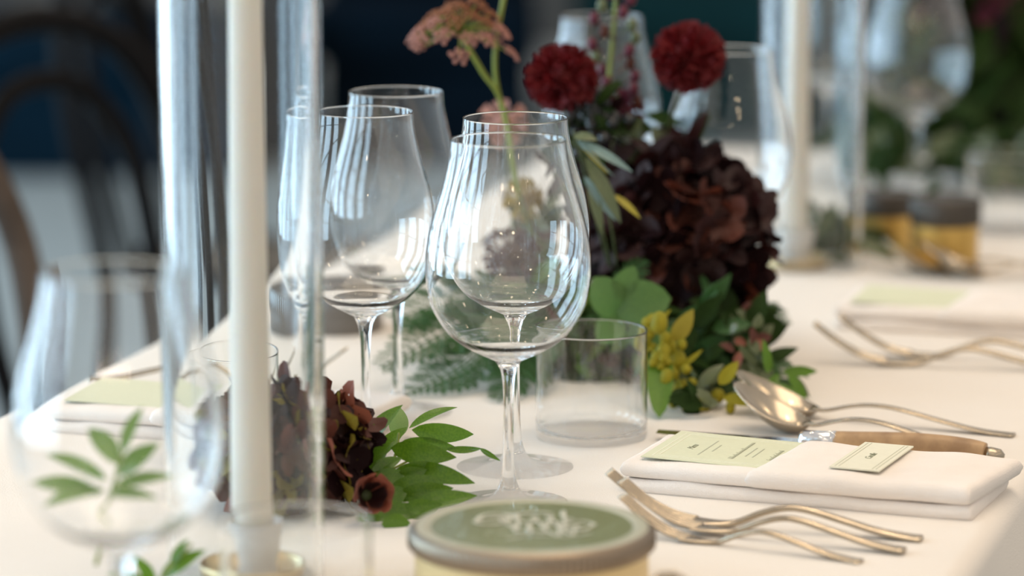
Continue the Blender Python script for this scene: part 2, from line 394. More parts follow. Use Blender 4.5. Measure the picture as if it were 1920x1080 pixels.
# ------------------------------------------------------------------ tins
def tin(label, px, d, r, h, lidh, top, rim, metal, body, ribs=110, script=True):
    t = thing('favour_tin', label, 'tin', (X(px, d), d, TZ + .0003), R(12), 'round lidded tins on the table')
    zb = h - lidh
    part('body', MB().lathe([(0, 0), (r * .93, 0), (r * .955, .002), (r * .955, zb + .001)], 72), body, t)
    seg = ribs * 4
    def modf(a, z): return 1.0 + (0.030 * (0.5 + 0.5 * math.cos(a * ribs)) if zb + .0015 < z < h - .0025 else 0)
    part('lid_band', MB().lathe([(r * .955, zb), (r * .985, zb), (r * .99, zb + .001), (r * .985, zb + .002), (r * .985, h - .003), (r * .985, h - .002), (r * .975, h - .0006), (r * .95, h)], seg, mod=modf), metal, t)
    part('lid_border', MB().lathe([(r * .95, h), (r * .92, h + .0004), (r * .835, h + .0002), (r * .825, h - .0003)], 96), rim, t)
    part('lid_label', MB().lathe([(r * .825, h - .0003), (0, h - .0003)], 96), top, t)
    if script:
        mb = MB()
        def stroke(pts, wd):
            pts = crom(pts, 8); mb.sweep([(x * r, y * r, h + .0001) for x, y in pts], [wd * r * (0.6 + 0.5 * abs(math.sin(i * .5))) for i in range(len(pts))], .00012, 6)
        # two lines of flourished script, too soft in the photo to read
        def word(x0, y0, sc, n, seed):
            rr = random.Random(seed); x = x0; pts = []
            for i in range(n):
                pts += [(x, y0), (x + .05 * sc, y0 + rr.choice((.12, .12, .26)) * sc), (x + .01 * sc, y0 + .10 * sc), (x + .06 * sc, y0 - rr.choice((.0, .0, .14)) * sc)]; x += .105 * sc
            stroke(pts, .013 * sc); return x
        stroke([(-.40, .28), (-.28, .46), (-.10, .40), (-.18, .16), (-.36, .12), (-.42, .24), (-.20, .34), (.12, .44), (.26, .36)], .022)
        word(-.22, .12, 1.25, 5, 3); word(-.18, -.22, 1.15, 5, 5)
        stroke([(.20, -.02), (.42, .06), (.50, -.08), (.36, -.22), (.22, -.14), (.40, -.06)], .02)
        stroke([(-.30, -.40), (-.05, -.34), (.2, -.42), (.42, -.34)], .014)
        part('lid_script', mb, M['lid_ink'], t)
    return t
tin('low round tin with green label lid in the near foreground', 998, 1.955, 0.0700, .0410, .0125, M['lid_green'], M['lid_rim'], M['lid_metal'], M['tin_body'])
tin('small grey lidded tin left of the centrepiece, behind the trio of wine glasses', 628, 2.78, .038, .036, .018, M['grey_lid'], M['grey_lid'], M['grey_lid'], M['grey_lid'], 60, False)
tin('golden tin with dark lid standing under the top right wine glass', 1782, 3.07, .031, .064, .022, M['dark_lid'], M['dark_lid'], M['dark_lid'], M['gold_tin'], 50, False)
tin('golden tin with dark lid beside the far glass cylinder', 1668, 3.17, .026, .055, .020, M['dark_lid'], M['dark_lid'], M['dark_lid'], M['gold_tin'], 50, False)

def text_mesh(body, size, m, align='LEFT'):
    cu = bpy.data.curves.new('lettering', 'FONT'); cu.body = body; cu.size = size; cu.shear = .45; cu.extrude = .00008; cu.align_x = align; cu.space_character = .85
    o = bpy.data.objects.new('lettering', cu); col.objects.link(o); bpy.context.view_layer.update()
    me = bpy.data.meshes.new_from_object(o.evaluated_get(bpy.context.evaluated_depsgraph_get())); me.materials.clear(); me.materials.append(m)
    bpy.data.objects.remove(o); bpy.data.curves.remove(cu); return me
# ------------------------------------------------------------------ cutlery (local x points from head to handle end)
def fork_proto(label):
    t = thing('table_fork', label, 'fork', group='silver forks')
    hp = crom([(0.000, 0, .0058), (.014, 0, .0046), (.030, 0, .0052), (.046, 0, .0120), (.062, 0, .0168), (.076, 0, .0165), (.098, 0, .0115), (.120, 0, .0062), (.138, 0, .0038), (.147, 0, .0034)], 4)
    n = len(hp)
    def wv(i):
        t = i / (n - 1)
        return .0078 * max(0, 1 - t / .22) ** .8 + .0028 + .0045 * max(0, (t - .45) / .55) ** 1.2 if t < .985 else .005
    part('handle', MB().sweep(hp, [wv(i) for i in range(n)], [.0012 + .0010 * min(1, i / 8) for i in range(n)], 12, (0, 1, 0)), M['silver'], t)
    for k in range(4):
        y = (-1.5 + k) * .0044
        tp = crom([(.006, y * .85, .0056), (-.008, y, .0080), (-.022, y, .0140), (-.036, y, .0225), (-.050, y, .0330)], 4); m = len(tp)
        part('tine', MB().sweep(tp, [.0018 - .0008 * (i / (m - 1)) for i in range(m)], [.0015 - .0005 * i / (m - 1) for i in range(m)], 8, (0, 1, 0)), M['silver'], t)
    return t
def place_fork(t, a, b, dz=0):
    ax, ay = a; bx, by = b
    t.location = (ax, ay, TZ + dz); t.rotation_euler = (0, 0, math.atan2(by - ay, bx - ax)); return t
def tab(px, py):   # table point under a pixel
    e = PITCH + math.atan((py - 540) / F); d = CAMH / math.tan(e); return (X(px, d), d)
f1 = fork_proto('silver fork nearest the folded napkin, tines rising behind the green tin')
place_fork(f1, tab(1296, 990), tab(1740, 1020))
for lb, a, b, z, sc in (('middle silver fork of the three beside the green tin', tab(1306, 1006), tab(1720, 1046), .0014, .92), ('front silver fork of the three, closest to the viewer', tab(1286, 1020), tab(1632, 1062), 0, .80)):
    f = copy_tree(f1, (0, 0, 0), 0, lb); place_fork(f, a, b, z); f.scale = (sc, sc, sc)
a2 = tab(1662, 690); b2 = (a2[0] + .158, a2[1] - .030)
f = copy_tree(f1, (0, 0, 0), 0, 'blurred fork with raised tines in front of the second folded napkin'); place_fork(f, a2, b2)
a3 = tab(1742, 680); f = copy_tree(f1, (0, 0, 0), 0, 'blurred fork lying behind the raised tines fork, nearer the second napkin'); place_fork(f, (a3[0] - .012, a3[1] + .010), (a3[0] + .15, a3[1] - .02))

def spoon_proto(label):
    t = thing('table_spoon', label, 'spoon', group='silver spoons')
    mb = MB(); L = .064; W = .0205
    def sec(u, v, off):
        x = .008 - L * u
        wd = W * math.sin(math.pi * min(1, (u * .93 + .04))) ** .62 * (1.0 - .12 * (u - .5))
        y = wd * (2 * v - 1)
        rimz = .0095 + .024 * u ** 1.5
        dep = .0105 * math.sin(math.pi * u ** .8) ** .8 * (1 - (2 * v - 1) ** 2)
        return (x, y, rimz - dep + off)
    mb.grid(lambda u, v: sec(u, v, .0006), 24, 14); mb.grid(lambda u, v: sec(u, 1 - v, -.0006), 24, 14)
    part('spoon_bowl', mb, M['silver'], t)
    part('rim', MB().sweep([sec(u, 0, 0) for u in [i / 24 for i in range(25)]] + [sec(1 - i / 24, 1, 0) for i in range(25)], .0008, .0008, 6), M['silver'], t)
    hp = crom([(.004, 0, .0095), (.016, 0, .0100), (.034, 0, .0145), (.050, 0, .0165), (.070, 0, .0155), (.100, 0, .0100), (.130, 0, .0050), (.152, 0, .0036), (.160, 0, .0036)], 4); n = len(hp)
    part('handle', MB().sweep(hp, [.0036 + .0030 * max(0, (i / (n - 1) - .3) / .7) ** 1.3 - (.0016 if i == n - 1 else 0) for i in range(n)], .0014, 12, (0, 1, 0)), M['silver'], t)
    return t
s1 = spoon_proto('silver spoon lying between the wooden handled knife and the rear spoon')
place_fork(s1, (.199, 2.380), (.345, 2.308)); s1.scale = (.86, 1, 1)
s2 = copy_tree(s1, (0, 0, 0), 0, 'silver spoon behind, with its bowl against the centrepiece greenery'); s2.scale = (.94, .94, .94); place_fork(s2, (.2085, 2.432), (.348, 2.370))
s3 = copy_tree(s1, (0, 0, 0), 0, 'spoon tip cut off by the bottom edge of the photo'); place_fork(s3, (.096, 1.832), (.132, 1.682))
for k, (px, py, lb) in enumerate(((1770, 520, 'dark blurred spoon before the golden tins'), (1845, 527, 'dark blurred spoon right of its twin, before the golden tins'))):
    a = tab(px, py); s = copy_tree(s1, (0, 0, 0), 0, lb); place_fork(s, a, (a[0] + .15, a[1] - .02))

def knife_proto(label):
    t = thing('steak_knife', label, 'knife', group='wooden handled knives')
    hp = crom([(.012, 0, .0085), (.030, 0, .0088), (.060, 0, .0096), (.085, 0, .0092), (.105, 0, .0080), (.114, -.0005, .0070)], 5); n = len(hp)
    ho = part('handle', MB().sweep(hp, [.0070 + .0010 * math.sin(math.pi * i / (n - 1)) for i in range(n)], [.0078 + .0014 * math.sin(math.pi * (i / (n - 1)) ** 1.3) for i in range(n)], 16, (0, 1, 0)), M['handle'], t)
    part('liner', MB().sweep([(p[0], p[1], p[2] - .0058) for p in hp], .0066, .0026, 10, (0, 1, 0)), M['steel'], ho)
    part('bolster', MB().sweep([(-.012, 0, .0080), (-.009, 0, .0082), (.004, 0, .0083), (.013, 0, .0085)], [.0048, .0062, .0066, .0070], [.0052, .0074, .0076, .0080], 16, (0, 1, 0)), M['steel'], t)
    part('end_cap', MB().sweep([(.113, 0, .0072), (.118, 0, .0070), (.124, 0, .0064), (.127, 0, .0060)], [.0050, .0056, .0050, .002], [.0048, .0052, .0046, .002], 14, (0, 1, 0)), M['silver'], t)
    bl = MB(); N = 20
    pr = [(-.008 - .105 * i / N, 1 - (i / N) ** 3) for i in range(N + 1)]
    vs = []
    for x, wgt in pr:
        vs += [(x, -.0085 * wgt - .0002, .0068), (x, .0068 + .0 * wgt, .0080), (x, .0068, .0064)]
    fs = []
    for i in range(N):
        a = i * 3; b = a + 3
        fs += [(a, b, b + 1, a + 1), (a + 1, b + 1, b + 2, a + 2), (a + 2, b + 2, b, a)]
    fs += [(0, 1, 2), (N * 3 + 2, N * 3 + 1, N * 3)]
    bl.add(vs, fs); part('blade', bl, M['blade'], t, False)
    return t
kn = knife_proto('steak knife with a brown wooden handle lying behind the near napkin')
place_fork(kn, (.2065, 2.327), (.3225, 2.291), .0002)
a = tab(1905, 560)

# ------------------------------------------------------------------ napkins with menu and name card
def slab(mb, x0, x1, y0, y1, z0, z1, nx=40, amp=.0006, seed=0, skew=0.0, round_end=0.004):
    """soft folded layer: stadium section, rounded along the front and back edges"""
    rr = random.Random(seed); ph = [rr.uniform(0, 6.28) for _ in range(6)]
    h = (z1 - z0) / 2; sec = []
    for a in range(0, 181, 30): sec.append((y0 + h - h * math.sin(R(a)), (z0 + z1) / 2 - h * math.cos(R(a))))
    for k in range(1, 8): sec.append((y0 + h + (y1 - y0 - 2 * h) * k / 8, z1))
    for a in range(0, 181, 30): sec.append((y1 - h + h * math.sin(R(a)), (z0 + z1) / 2 + h * math.cos(R(a))))
    for k in range(1, 8): sec.append((y1 - h - (y1 - y0 - 2 * h) * k / 8, z0))
    n = len(sec); vs = []; fs = []
    xs = [x0, x0 + round_end * .15, x0 + round_end * .5] + [x0 + round_end + (x1 - x0 - 2 * round_end) * i / nx for i in range(nx + 1)] + [x1 - round_end * .5, x1 - round_end * .15, x1]
    sc = [.35, .72, .93] + [1] * (nx + 1) + [.93, .72, .35]
    zc = (z0 + z1) / 2; yc = (y0 + y1) / 2
    for x, s in zip(xs, sc):
        for (y, z) in sec:
            wv = amp * (math.sin(x * 70 + ph[0] + y * 20) + .6 * math.sin(x * 133 + ph[1]) + .4 * math.sin(y * 160 + ph[2]))
            yy = y + (1.6 * amp * math.sin(x * 45 + ph[3]) if y < yc else 0)
            yy = yc + (yy - yc) * (1 - (1 - s) * .02)
            vs.append((x + skew * (y - yc), yy, max(z0 * 0 + .0002, zc + (z - zc) * s + wv * (1 if z > zc else .3))))
    for i in range(len(xs) - 1):
        for j in range(n):
            k = (j + 1) % n
            fs.append((i * n + j, (i + 1) * n + j, (i + 1) * n + k, i * n + k))
    fs.append(tuple(range(n))); fs.append(tuple(reversed([(len(xs) - 1) * n + j for j in range(n)])))
    mb.add(vs, fs); return mb
def scribble(mb, o, length, height, seed, wd, caps=False):
    """a run of small pen strokes along +y (text direction), letters standing towards -x"""
    rr = random.Random(seed); y = 0; pts = []
    st = height * (.62 if not caps else .8)
    while y < length:
        up = rr.choice((1, 1, 1, 2.0)) if not caps else 1.3
        pts += [(y, 0), (y + st * .45, height * .5 * up), (y + st * .2, height * .45), (y + st * .7, 0)]; y += st
    pts = crom(pts, 3) if not caps else pts
    mb.sweep([(o[0] - b, o[1] + a, o[2]) for a, b in pts], wd, .00006, 4)
NAPL = .236; NAPW = .102
def napkin(loc, rz, lab, menu_lab, card_lab, detail=True, flip=False):
    t = thing('folded_napkin', lab, 'napkin', (loc[0], loc[1], TZ + .0003), rz, 'folded linen napkins')
    hl, hw = NAPL / 2, NAPW / 2
    part('lower_fold', slab(MB(), -hl + .002, hl - .004, -hw + .001, hw, 0, .0105, seed=1), M['napkin'], t)
    part('upper_fold', slab(MB(), -hl, -.020, -hw + .002, hw - .001, .0104, .0205, seed=2), M['napkin'], t)
    part('pocket_fold', slab(MB(), -.028, hl, -hw - .0008, hw + .0005, .0103, .0226, seed=3, skew=.10, round_end=.006), M['napkin'], t)
    # menu card, tucked into the pocket
    zm = .0214
    m = thing('menu_card', menu_lab, 'menu card', (0, 0, 0), 0, 'sage menu cards')
    mt = Matrix.Translation((loc[0], loc[1], TZ + .0003)) @ Matrix.Rotation(rz, 4, 'Z')
    m.matrix_basis = mt @ Matrix.Translation((-.062, .006, zm)) @ Matrix.Rotation(R(0), 4, 'Z') @ Matrix.Rotation(R(1.0), 4, 'Y')
    bevel(part('paper', MB().box((0, 0, 0), (.046, .0415, .00035)), M['menu'], m, False), .0002, 1)
    if detail:
        mb = MB(); z = .00042
        for e in (0, .0035):
            xx = -.0400 + e; yy = .0360 - e
            mb.box((xx, 0, z), (.00035, yy, .00008)); mb.box((.002, yy, z), (.042, .00030, .00008)); mb.box((.002, -yy, z), (.042, .00030, .00008))
        part('border_line', mb, M['menu_line'], m, False)
        mb = MB()
        for i, (ch, x, y0, size) in enumerate((('Menu', -.0215, -.0085, .0068),)):
            oo = link('heading', text_mesh(ch, size, M['ink']), m); oo.matrix_basis = Matrix.Translation((x, y0, z)) @ Matrix.Rotation(R(90), 4, 'Z')
        scribble(mb, (.0105, -.024, z), .050, .0036, 11, .00022); scribble(mb, (.0345, -.018, z), .030, .0036, 12, .00022)
        part('script_text', mb, M['ink'], m, False)
        mb = MB()
        for (x, y0, ln, sd) in ((-.0130, -.0225, .044, 21), (-.0075, -.009, .019, 22), (.0165, -.014, .026, 23), (.0215, -.015, .027, 24)):
            scribble(mb, (x, y0, z), ln, .0018, sd, .00016, True)
        part('small_text', mb, M['ink2'], m, False)
    if card_lab:
        c = thing('name_card', card_lab, 'place card', (0, 0, 0), 0, 'ivory name cards')
        c.matrix_basis = mt @ Matrix.Translation((.034, .008, .0244)) @ Matrix.Rotation(R(-1.5), 4, 'Z')
        bevel(part('paper', MB().box((0, 0, 0), (.0165, .0390, .00055)), M['card'], c, False), .0002, 1)
        mb = MB(); z = .00064
        for x in (-.0135, -.0110, .0110, .0135): mb.box((x, 0, z), (.00018, .0365, .00006))
        part('border_line', mb, M['ink2'], c, False)
        oo = link('name_text', text_mesh('Camille', .0066, M['ink'], 'CENTER'), c); oo.matrix_basis = Matrix.Translation((.0015, -.001, z)) @ Matrix.Rotation(R(90), 4, 'Z')
    return t
napkin((.1965, 2.2125), R(-21.0), 'folded ivory napkin beside the forks at the near setting', 'sage green menu card tucked in the near folded napkin', 'ivory name card with double lines on the near napkin')
napkin((.385, 2.79), R(-16.5), 'blurred folded napkin of the second setting, behind the raised fork tines', 'blurred sage menu card on the second napkin', None, False)
lp = tab(405, 806)
napkin((lp[0], lp[1]), R(-15), 'folded napkin on the left side behind the candle', 'sage menu card on the left side napkin', None, False)
a = tab(300, 722)
f = copy_tree(f1, (0, 0, 0), 0, 'fork on the left side lying behind the left napkin'); place_fork(f, (a[0] + .085, a[1] - .022), (a[0] - .060, a[1] + .004))

# ------------------------------------------------------------------ plants
def leaf_mesh(m, length=1.0, width=.35, curl=.12, fold=.15, nu=8, nv=4, shape=1.0, key=None):
    """leaf along +x, base at the origin, face up +z"""
    def fn(u, v):
        wd = width * .5 * ((2.35 * u ** .72 * (1 - u) ** .95) if shape < 2 else math.sin(math.pi * min(u * .97 + .03, 1)) ** .6) + .004
        s = 2 * v - 1
        return (length * u, wd * s, curl * length * math.sin(math.pi * u * .9) * .8 - curl * .6 * length * u * u + fold * abs(s) * wd)
    return MB().grid(fn, nu, nv).mesh(key or 'leaf', m)
def aim(base, tip, roll=0.0, up=None):
    """matrix with +x from base to tip, scaled to that length"""
    x = (tip - base); L = x.length; x.normalize()
    u = Vector(up) if up else Vector((0, -.45, 1))
    y = u.cross(x)
    if y.length < 1e-4: y = Vector((0, 1, 0)).cross(x)
    y.normalize(); z = x.cross(y)
    mtx = Matrix((x, y, z)).transposed().to_4x4()
    return Matrix.Translation(base) @ mtx @ Matrix.Rotation(roll, 4, 'X') @ Matrix.Scale(L, 4)
LEAFS = {}
def leaf(parent, base, tip, wpx, m, roll=0., up=None, curl=.12, fold=.2, name='leaf'):
    """base/tip world points; wpx = width in metres"""
    base = Vector(base); tip = Vector(tip)
    L = (tip - base).length; ratio = round(wpx / L * 20) / 20; ck = round(curl * 10) / 10
    shp = 2 if m.name in ('eucalyptus_leaf', 'broad_green_leaf') else 1
    key = (m.name, max(.1, ratio), ck)
    if key not in LEAFS: LEAFS[key] = leaf_mesh(m, 1, key[1], ck, fold, 10, 4, shp)
    o = link(name, LEAFS[key], parent); o.matrix_basis = inv_of(parent) @ aim(base, tip, roll, up); return o
def stem(parent, pts, r, m=None, name='stem', ns=7):
    pts = [Vector(p) for p in pts]; inv = inv_of(parent)
    pp = crom([tuple(inv @ p) for p in pts], 5)
    return part(name, MB().tube(pp, [r * (1 - .35 * i / len(pp)) for i in range(len(pp))], ns), m or M['stem'], parent)
ORG = {}
def plant(name, label, cat, at, group=None):
    t = thing(name, label, cat, at, 0, group); ORG[t.name] = Vector(at); return t
def inv_of(t): return Matrix.Translation(-ORG[t.name])
def zclamp(p, z=.004):
    p = Vector(p); p.z = max(p.z, TZ + z); return p

# --- near ruscus sprig (sharp)
t = plant('ruscus_sprig', 'sharp sprig of glossy green ruscus leaves beside the brown hydrangea', 'foliage', P(700, 960, 2.15))
sd = 2.17
stem(t, [zclamp(P(700, 965, 2.15)), P(722, 905, 2.17), P(742, 850, 2.19), P(748, 812, 2.20)], .0012)
stem(t, [P(735, 880, 2.18), P(780, 858, 2.19), P(836, 842, 2.20)], .0008)
for (b, tp, wd, d1, d2, ro, m) in [
    ((683, 846), (753, 757), 42, 2.19, 2.20, -.5, 'leaf'), ((744, 822), (750, 763), 36, 2.22, 2.23, .3, 'leaf_pale'), ((767, 803), (857, 761), 24, 2.21, 2.22, -.5, 'leaf'),
    ((772, 806), (889, 815), 34, 2.20, 2.21, .5, 'leaf'), ((748, 832), (856, 839), 26, 2.20, 2.20, .2, 'leaf'), ((733, 840), (855, 858), 42, 2.19, 2.18, .4, 'leaf'),
    ((765, 878), (889, 905), 36, 2.18, 2.16, .1, 'leaf'), ((722, 930), (836, 902), 48, 2.16, 2.16, .1, 'leaf'), ((768, 950), (895, 928), 34, 2.145, 2.15, .0, 'leaf'),
    ((688, 990), (762, 952), 50, 2.125, 2.14, .2, 'leaf'), ((686, 876), (740, 824), 36, 2.18, 2.19, -.4, 'leaf'), ((694, 886), (754, 858), 26, 2.175, 2.18, .1, 'leaf'),
    ((706, 922), (758, 884), 52, 2.165, 2.17, .2, 'leaf'), ((700, 950), (765, 918), 44, 2.15, 2.155, .2, 'leaf'), ((720, 980), (790, 955), 36, 2.13, 2.14, .1, 'leaf'), ((690, 930), (716, 880), 36, 2.165, 2.17, -.3, 'leaf'), ((690, 965), (735, 930), 44, 2.14, 2.15, .2, 'leaf'), ((700, 905), (735, 862), 34, 2.17, 2.18, .2, 'leaf'), ((740, 905), (800, 880), 34, 2.17, 2.17, .3, 'leaf'), ((715, 1000), (770, 985), 34, 2.11, 2.115, .1, 'leaf'),
    ((684, 905), (728, 840), 38, 2.185, 2.19, -.5, 'leaf'), ((705, 860), (762, 800), 30, 2.205, 2.21, -.2, 'leaf'), ((745, 930), (850, 915), 36, 2.155, 2.155, .3, 'leaf'), ((735, 890), (830, 872), 32, 2.175, 2.175, .4, 'leaf'), ((690, 945), (728, 905), 44, 2.155, 2.16, -.2, 'leaf'), ((745, 965), (830, 945), 34, 2.135, 2.14, .2, 'leaf')]:
    leaf(t, zclamp(P(*b, d1)), zclamp(P(*tp, d2)), wd * 1.42 * 2.18 / F, M[m], ro * 1.0, up=(-.15, -.9, .55))
leaf(t, P(836, 842, 2.20), P(905, 842, 2.19), 18 * 2.18 / F, M['leaf'], .3, up=(0, -.7, .8), curl=-.1)
leaf(t, P(900, 841, 2.19), zclamp(P(938, 864, 2.18)), 12 * 2.18 / F, M['leaf'], .6, up=(0, -.7, .8))

# --- hydrangea builder
def floret_mesh(m, key, petals=4, cup=.35):
    mb = MB()
    for k in range(petals):
        a = 2 * math.pi * k / petals + .2; c, s = math.cos(a), math.sin(a)
        def fn(u, v):
            an = 2 * math.pi * v; q = .06 + .94 * u
            x = .56 + .50 * q * math.cos(an); y = .43 * q * math.sin(an)
            z = cup * x * x * .9 + .05 * math.sin(an * 3 + k) * q - .06 - .12 * y * y
            return (x * c - y * s, x * s + y * c, z)
        mb.grid(fn, 3, 10)
    mb.ellipsoid((0, 0, .0), (.10, .10, .09), 6, 4)
    return mb.mesh(key, m)
FL = {k: floret_mesh(M[k], k + '_floret') for k in ('burg1', 'burg2', 'burg3', 'hyd_green', 'hyd_pink')}
def hydrangea(label, c, rad, n, fsz, mix, seed, stem_to, cone=-1.0, group=None, keep=None):
    rr = random.Random(seed); c = Vector(c)
    t = plant('hydrangea_head', label, 'flower', c, group)
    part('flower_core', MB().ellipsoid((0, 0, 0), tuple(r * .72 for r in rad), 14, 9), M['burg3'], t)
    st = Vector(stem_to) - c
    part('stem', MB().tube([tuple(st * k) for k in (0.3, .6, 1)], [.003, .0028, .0026], 8), M['stem_dark'], t)
    keys = list(mix); wts = [mix[k] for k in keys]
    for i in range(n):
        z = 1 - 2 * (i + .5) / n; a = i * 2.39996; q = math.sqrt(1 - z * z)
        nrm = Vector((q * math.cos(a), q * math.sin(a), z))
        jit = rr.uniform(.88, 1.10)
        p = Vector((nrm.x * rad[0], nrm.y * rad[1], nrm.z * rad[2])) * jit
        if c.z + p.z < TZ + .003: p.z = TZ + .004 - c.z
        nn = (nrm + Vector((rr.uniform(-.75, .75), rr.uniform(-.75, .75), rr.uniform(-.6, .8)))).normalized()
        q_ = nn.to_track_quat('Z', 'Y').to_matrix().to_4x4()
        k = rr.choices(keys, wts)[0]
        o = link('floret', FL[k], t); o.matrix_basis = Matrix.Translation(p) @ q_ @ Matrix.Rotation(rr.uniform(0, 6), 4, 'Z') @ Matrix.Scale(fsz * rr.uniform(.8, 1.2), 4)
    return t
c0 = P(536, 892, 2.165)
hydrangea('brown and burgundy hydrangea head low behind the ivory candle', (c0.x, 2.165, TZ + .040), (.050, .040, .036), 120, .0165,
          {'burg1': 3, 'burg2': 4, 'hyd_pink': 2.5, 'hyd_green': 2.2, 'burg3': 1.5}, 4, (c0.x - .02, 2.165, TZ + .004), group='hydrangea heads')
hydrangea('big near-black burgundy hydrangea head in the centrepiece', P(1275, 448, 2.62), (.060, .055, .058), 200, .0205,
          {'burg1': 6, 'burg3': 5, 'burg2': 2.2}, 9, P(1235, 700, 2.66), group='hydrangea heads')
# open ruffled cup beside the near hydrangea
def ruffled_cup(label, c, rad, axis, m_out, m_in, group=None):
    t = plant('ruffled_bloom', label, 'flower', Vector(c), group)
    q = Vector(axis).normalized().to_track_quat('Z', 'Y').to_matrix().to_4x4()
    for k in range(7):
        a0 = k * 2.4; ro = rad * (1 - .07 * k)
        def fn(u, v, a0=a0, ro=ro, k=k):
            a = a0 + (v - .5) * 2.2
            r = ro * (.25 + .75 * math.sin(u * 1.5)) + .05 * ro * math.sin(v * 14 + k) * u
            z = rad * (1.15 * u - .35 + .10 * math.sin(v * 11 + k) * u)
            return (r * math.cos(a), r * math.sin(a), z)
        o = part('petal', MB().grid(fn, 6, 12), (m_out if k < 4 else m_in), t); o.matrix_basis = q
        for ang in (1,): pass
    o = part('calyx', MB().ellipsoid((0, 0, -rad * .35), (rad * .35, rad * .35, rad * .22), 10, 6), M['stem_dark'], t); o.matrix_basis = q
    return t
ruffled_cup('open russet ruffled bloom between the brown hydrangea and the ruscus', P(690, 928, 2.120), .0135, (.35, -.9, .25), M['hyd_pink'], M['burg1'])
ruffled_cup('dark maroon ruffled bloom on top of the brown hydrangea', P(640, 835, 2.15), .014, (.2, -.4, .9), M['burg1'], M['burg3'])
t = plant('dark_seed_pod', 'upright dark seed pod right beside the candle', 'flower', P(513, 800, 2.17))
for b, tp, wd in (((505, 850), (508, 755), 34), ((520, 850), (524, 760), 30), ((515, 870), (535, 800), 30)):
    leaf(t, P(*b, 2.17), P(*tp, 2.175), wd * 2.17 / F, M['burg3'], 0, up=(0, -1, .1), name='petal', curl=.0)
part('stem', MB().tube([tuple(inv_of(t) @ Vector(q)) for q in (P(512, 850, 2.172), P(520, 900, 2.172), zclamp(P(540, 960, 2.175)))], .002, 6), M['stem_dark'], t)

# --- sprig of leaves in the left front corner
def sprig(name, label, stem_pts, leaves, m, sr=.0013, sm=None, group=None, cat='foliage'):
    t = plant(name, label, cat, Vector(stem_pts[0]), group)
    stem(t, stem_pts, sr, sm)
    for (b, tp, wd, ro) in leaves: leaf(t, zclamp(b), zclamp(tp), wd, m, ro, up=(0, -.7, .75))
    return t
d = 1.88; s_ = d / F
sprig('green_sprig', 'blurred green leaf sprig seen through the bottom left wine glass', [zclamp(P(180, 1060, d), .004), P(205, 950, d + .01), P(225, 860, d + .02), P(250, 810, d + .03)],
      [(P(230, 850, d), P(268, 760, d + .02), 38 * s_, -.3), (P(220, 870, d), P(165, 800, d + .02), 60 * s_, .2), (P(200, 900, d), P(80, 850, d), 45 * s_, .2), (P(190, 930, d), P(40, 905, d), 60 * s_, .1),
       (P(195, 920, d), P(70, 955, d - .02), 50 * s_, .1), (P(220, 890, d), P(300, 830, d), 50 * s_, .2), (P(210, 915, d), P(330, 890, d), 46 * s_, .0), (P(200, 930, d), P(300, 940, d), 40 * s_, .0)], M['leaf'])
d = 1.93; s_ = d / F
sprig('green_sprig', 'short green leaf sprig at the bottom edge left of the tumbler', [zclamp(P(290, 1100, d)), zclamp(P(330, 1050, d)), zclamp(P(360, 1020, d))],
      [(P(300, 1085, d), P(385, 1030, d), 40 * s_, .1), (P(290, 1100, d), P(250, 1040, d), 36 * s_, .2), (P(320, 1060, d), P(352, 1010, d), 26 * s_, 0), (P(285, 1100, d), P(200, 1075, d), 36 * s_, .1)], M['leaf'])

# --- centrepiece
cx, cyy = .105, 2.70
pot = thing('flower_bowl', 'low dark green ceramic bowl hidden under the centrepiece flowers', 'bowl', (cx, cyy, TZ + .0003))
part('bowl', MB().lathe([(0, 0), (.045, 0), (.05, .003), (.068, .025), (.072, .04), (.069, .04), (.064, .026), (.046, .008), (0, .007)], 40), M['pot'], pot)
part('foam', MB().lathe([(0, .0075), (.045, .0085), (.062, .027), (.060, .034), (0, .045)], 32), M['stem_dark'], pot)
POT = Vector((cx, cyy, TZ + .04))
def potpt(dx=0., dy=0.): return POT + Vector((dx, dy, -.004))

# scabiosas / dahlias: many ruffled petals
def petal_mesh(m, key):
    def fn(u, v):
        wd = .55 * (.35 + .65 * u) * (1 if u < .9 else .85)
        return (u, wd * (v - .5), .18 * u * u + .10 * math.sin(v * 9.4) * u - .1 * (v - .5) ** 2)
    return MB().grid(fn, 4, 4).mesh(key, m)
PET = {k: petal_mesh(M[k], k + '_petal') for k in ('red', 'pink', 'ochre', 'mauve', 'burg2')}
def pompon(name, label, c, r, m, n, stem_pts, seed, squash=.85, facing=(0, -.5, .6)):
    rr = random.Random(seed); t = plant(name, label, 'flower', Vector(c))
    part('flower_core', MB().ellipsoid((0, 0, 0), (r * .5, r * .5, r * .45), 12, 8), M[m], t)
    stem(t, stem_pts, .0016, M['stem_dark'])
    for i in range(n):
        z = 1 - 2 * (i + .5) / n; a = i * 2.39996; q = math.sqrt(max(0, 1 - z * z))
        nrm = Vector((q * math.cos(a), q * math.sin(a), z)); nrm = (nrm + Vector((rr.uniform(-.2, .2), rr.uniform(-.2, .2), rr.uniform(-.2, .2)))).normalized()
        x = nrm; y = Vector((rr.uniform(-1, 1), rr.uniform(-1, 1), rr.uniform(-1, 1))).cross(x).normalized(); zz = x.cross(y)
        mtx = Matrix((x, y, zz)).transposed().to_4x4()
        o = link('petal', PET[m], t); sc = r * .52 * rr.uniform(.85, 1.12)
        o.matrix_basis = Matrix.Translation(Vector((nrm.x * r * .52, nrm.y * r * .52, nrm.z * r * .52 * squash))) @ mtx @ Matrix.Scale(sc, 4)
    return t
pompon('scabiosa_flower', 'left crimson pompon scabiosa behind the rim of the sharp wine glass', P(1054, 146, 2.60), .0262, 'red', 240, [P(1058, 185, 2.60), P(1080, 330, 2.64), potpt(-.02)], 1)
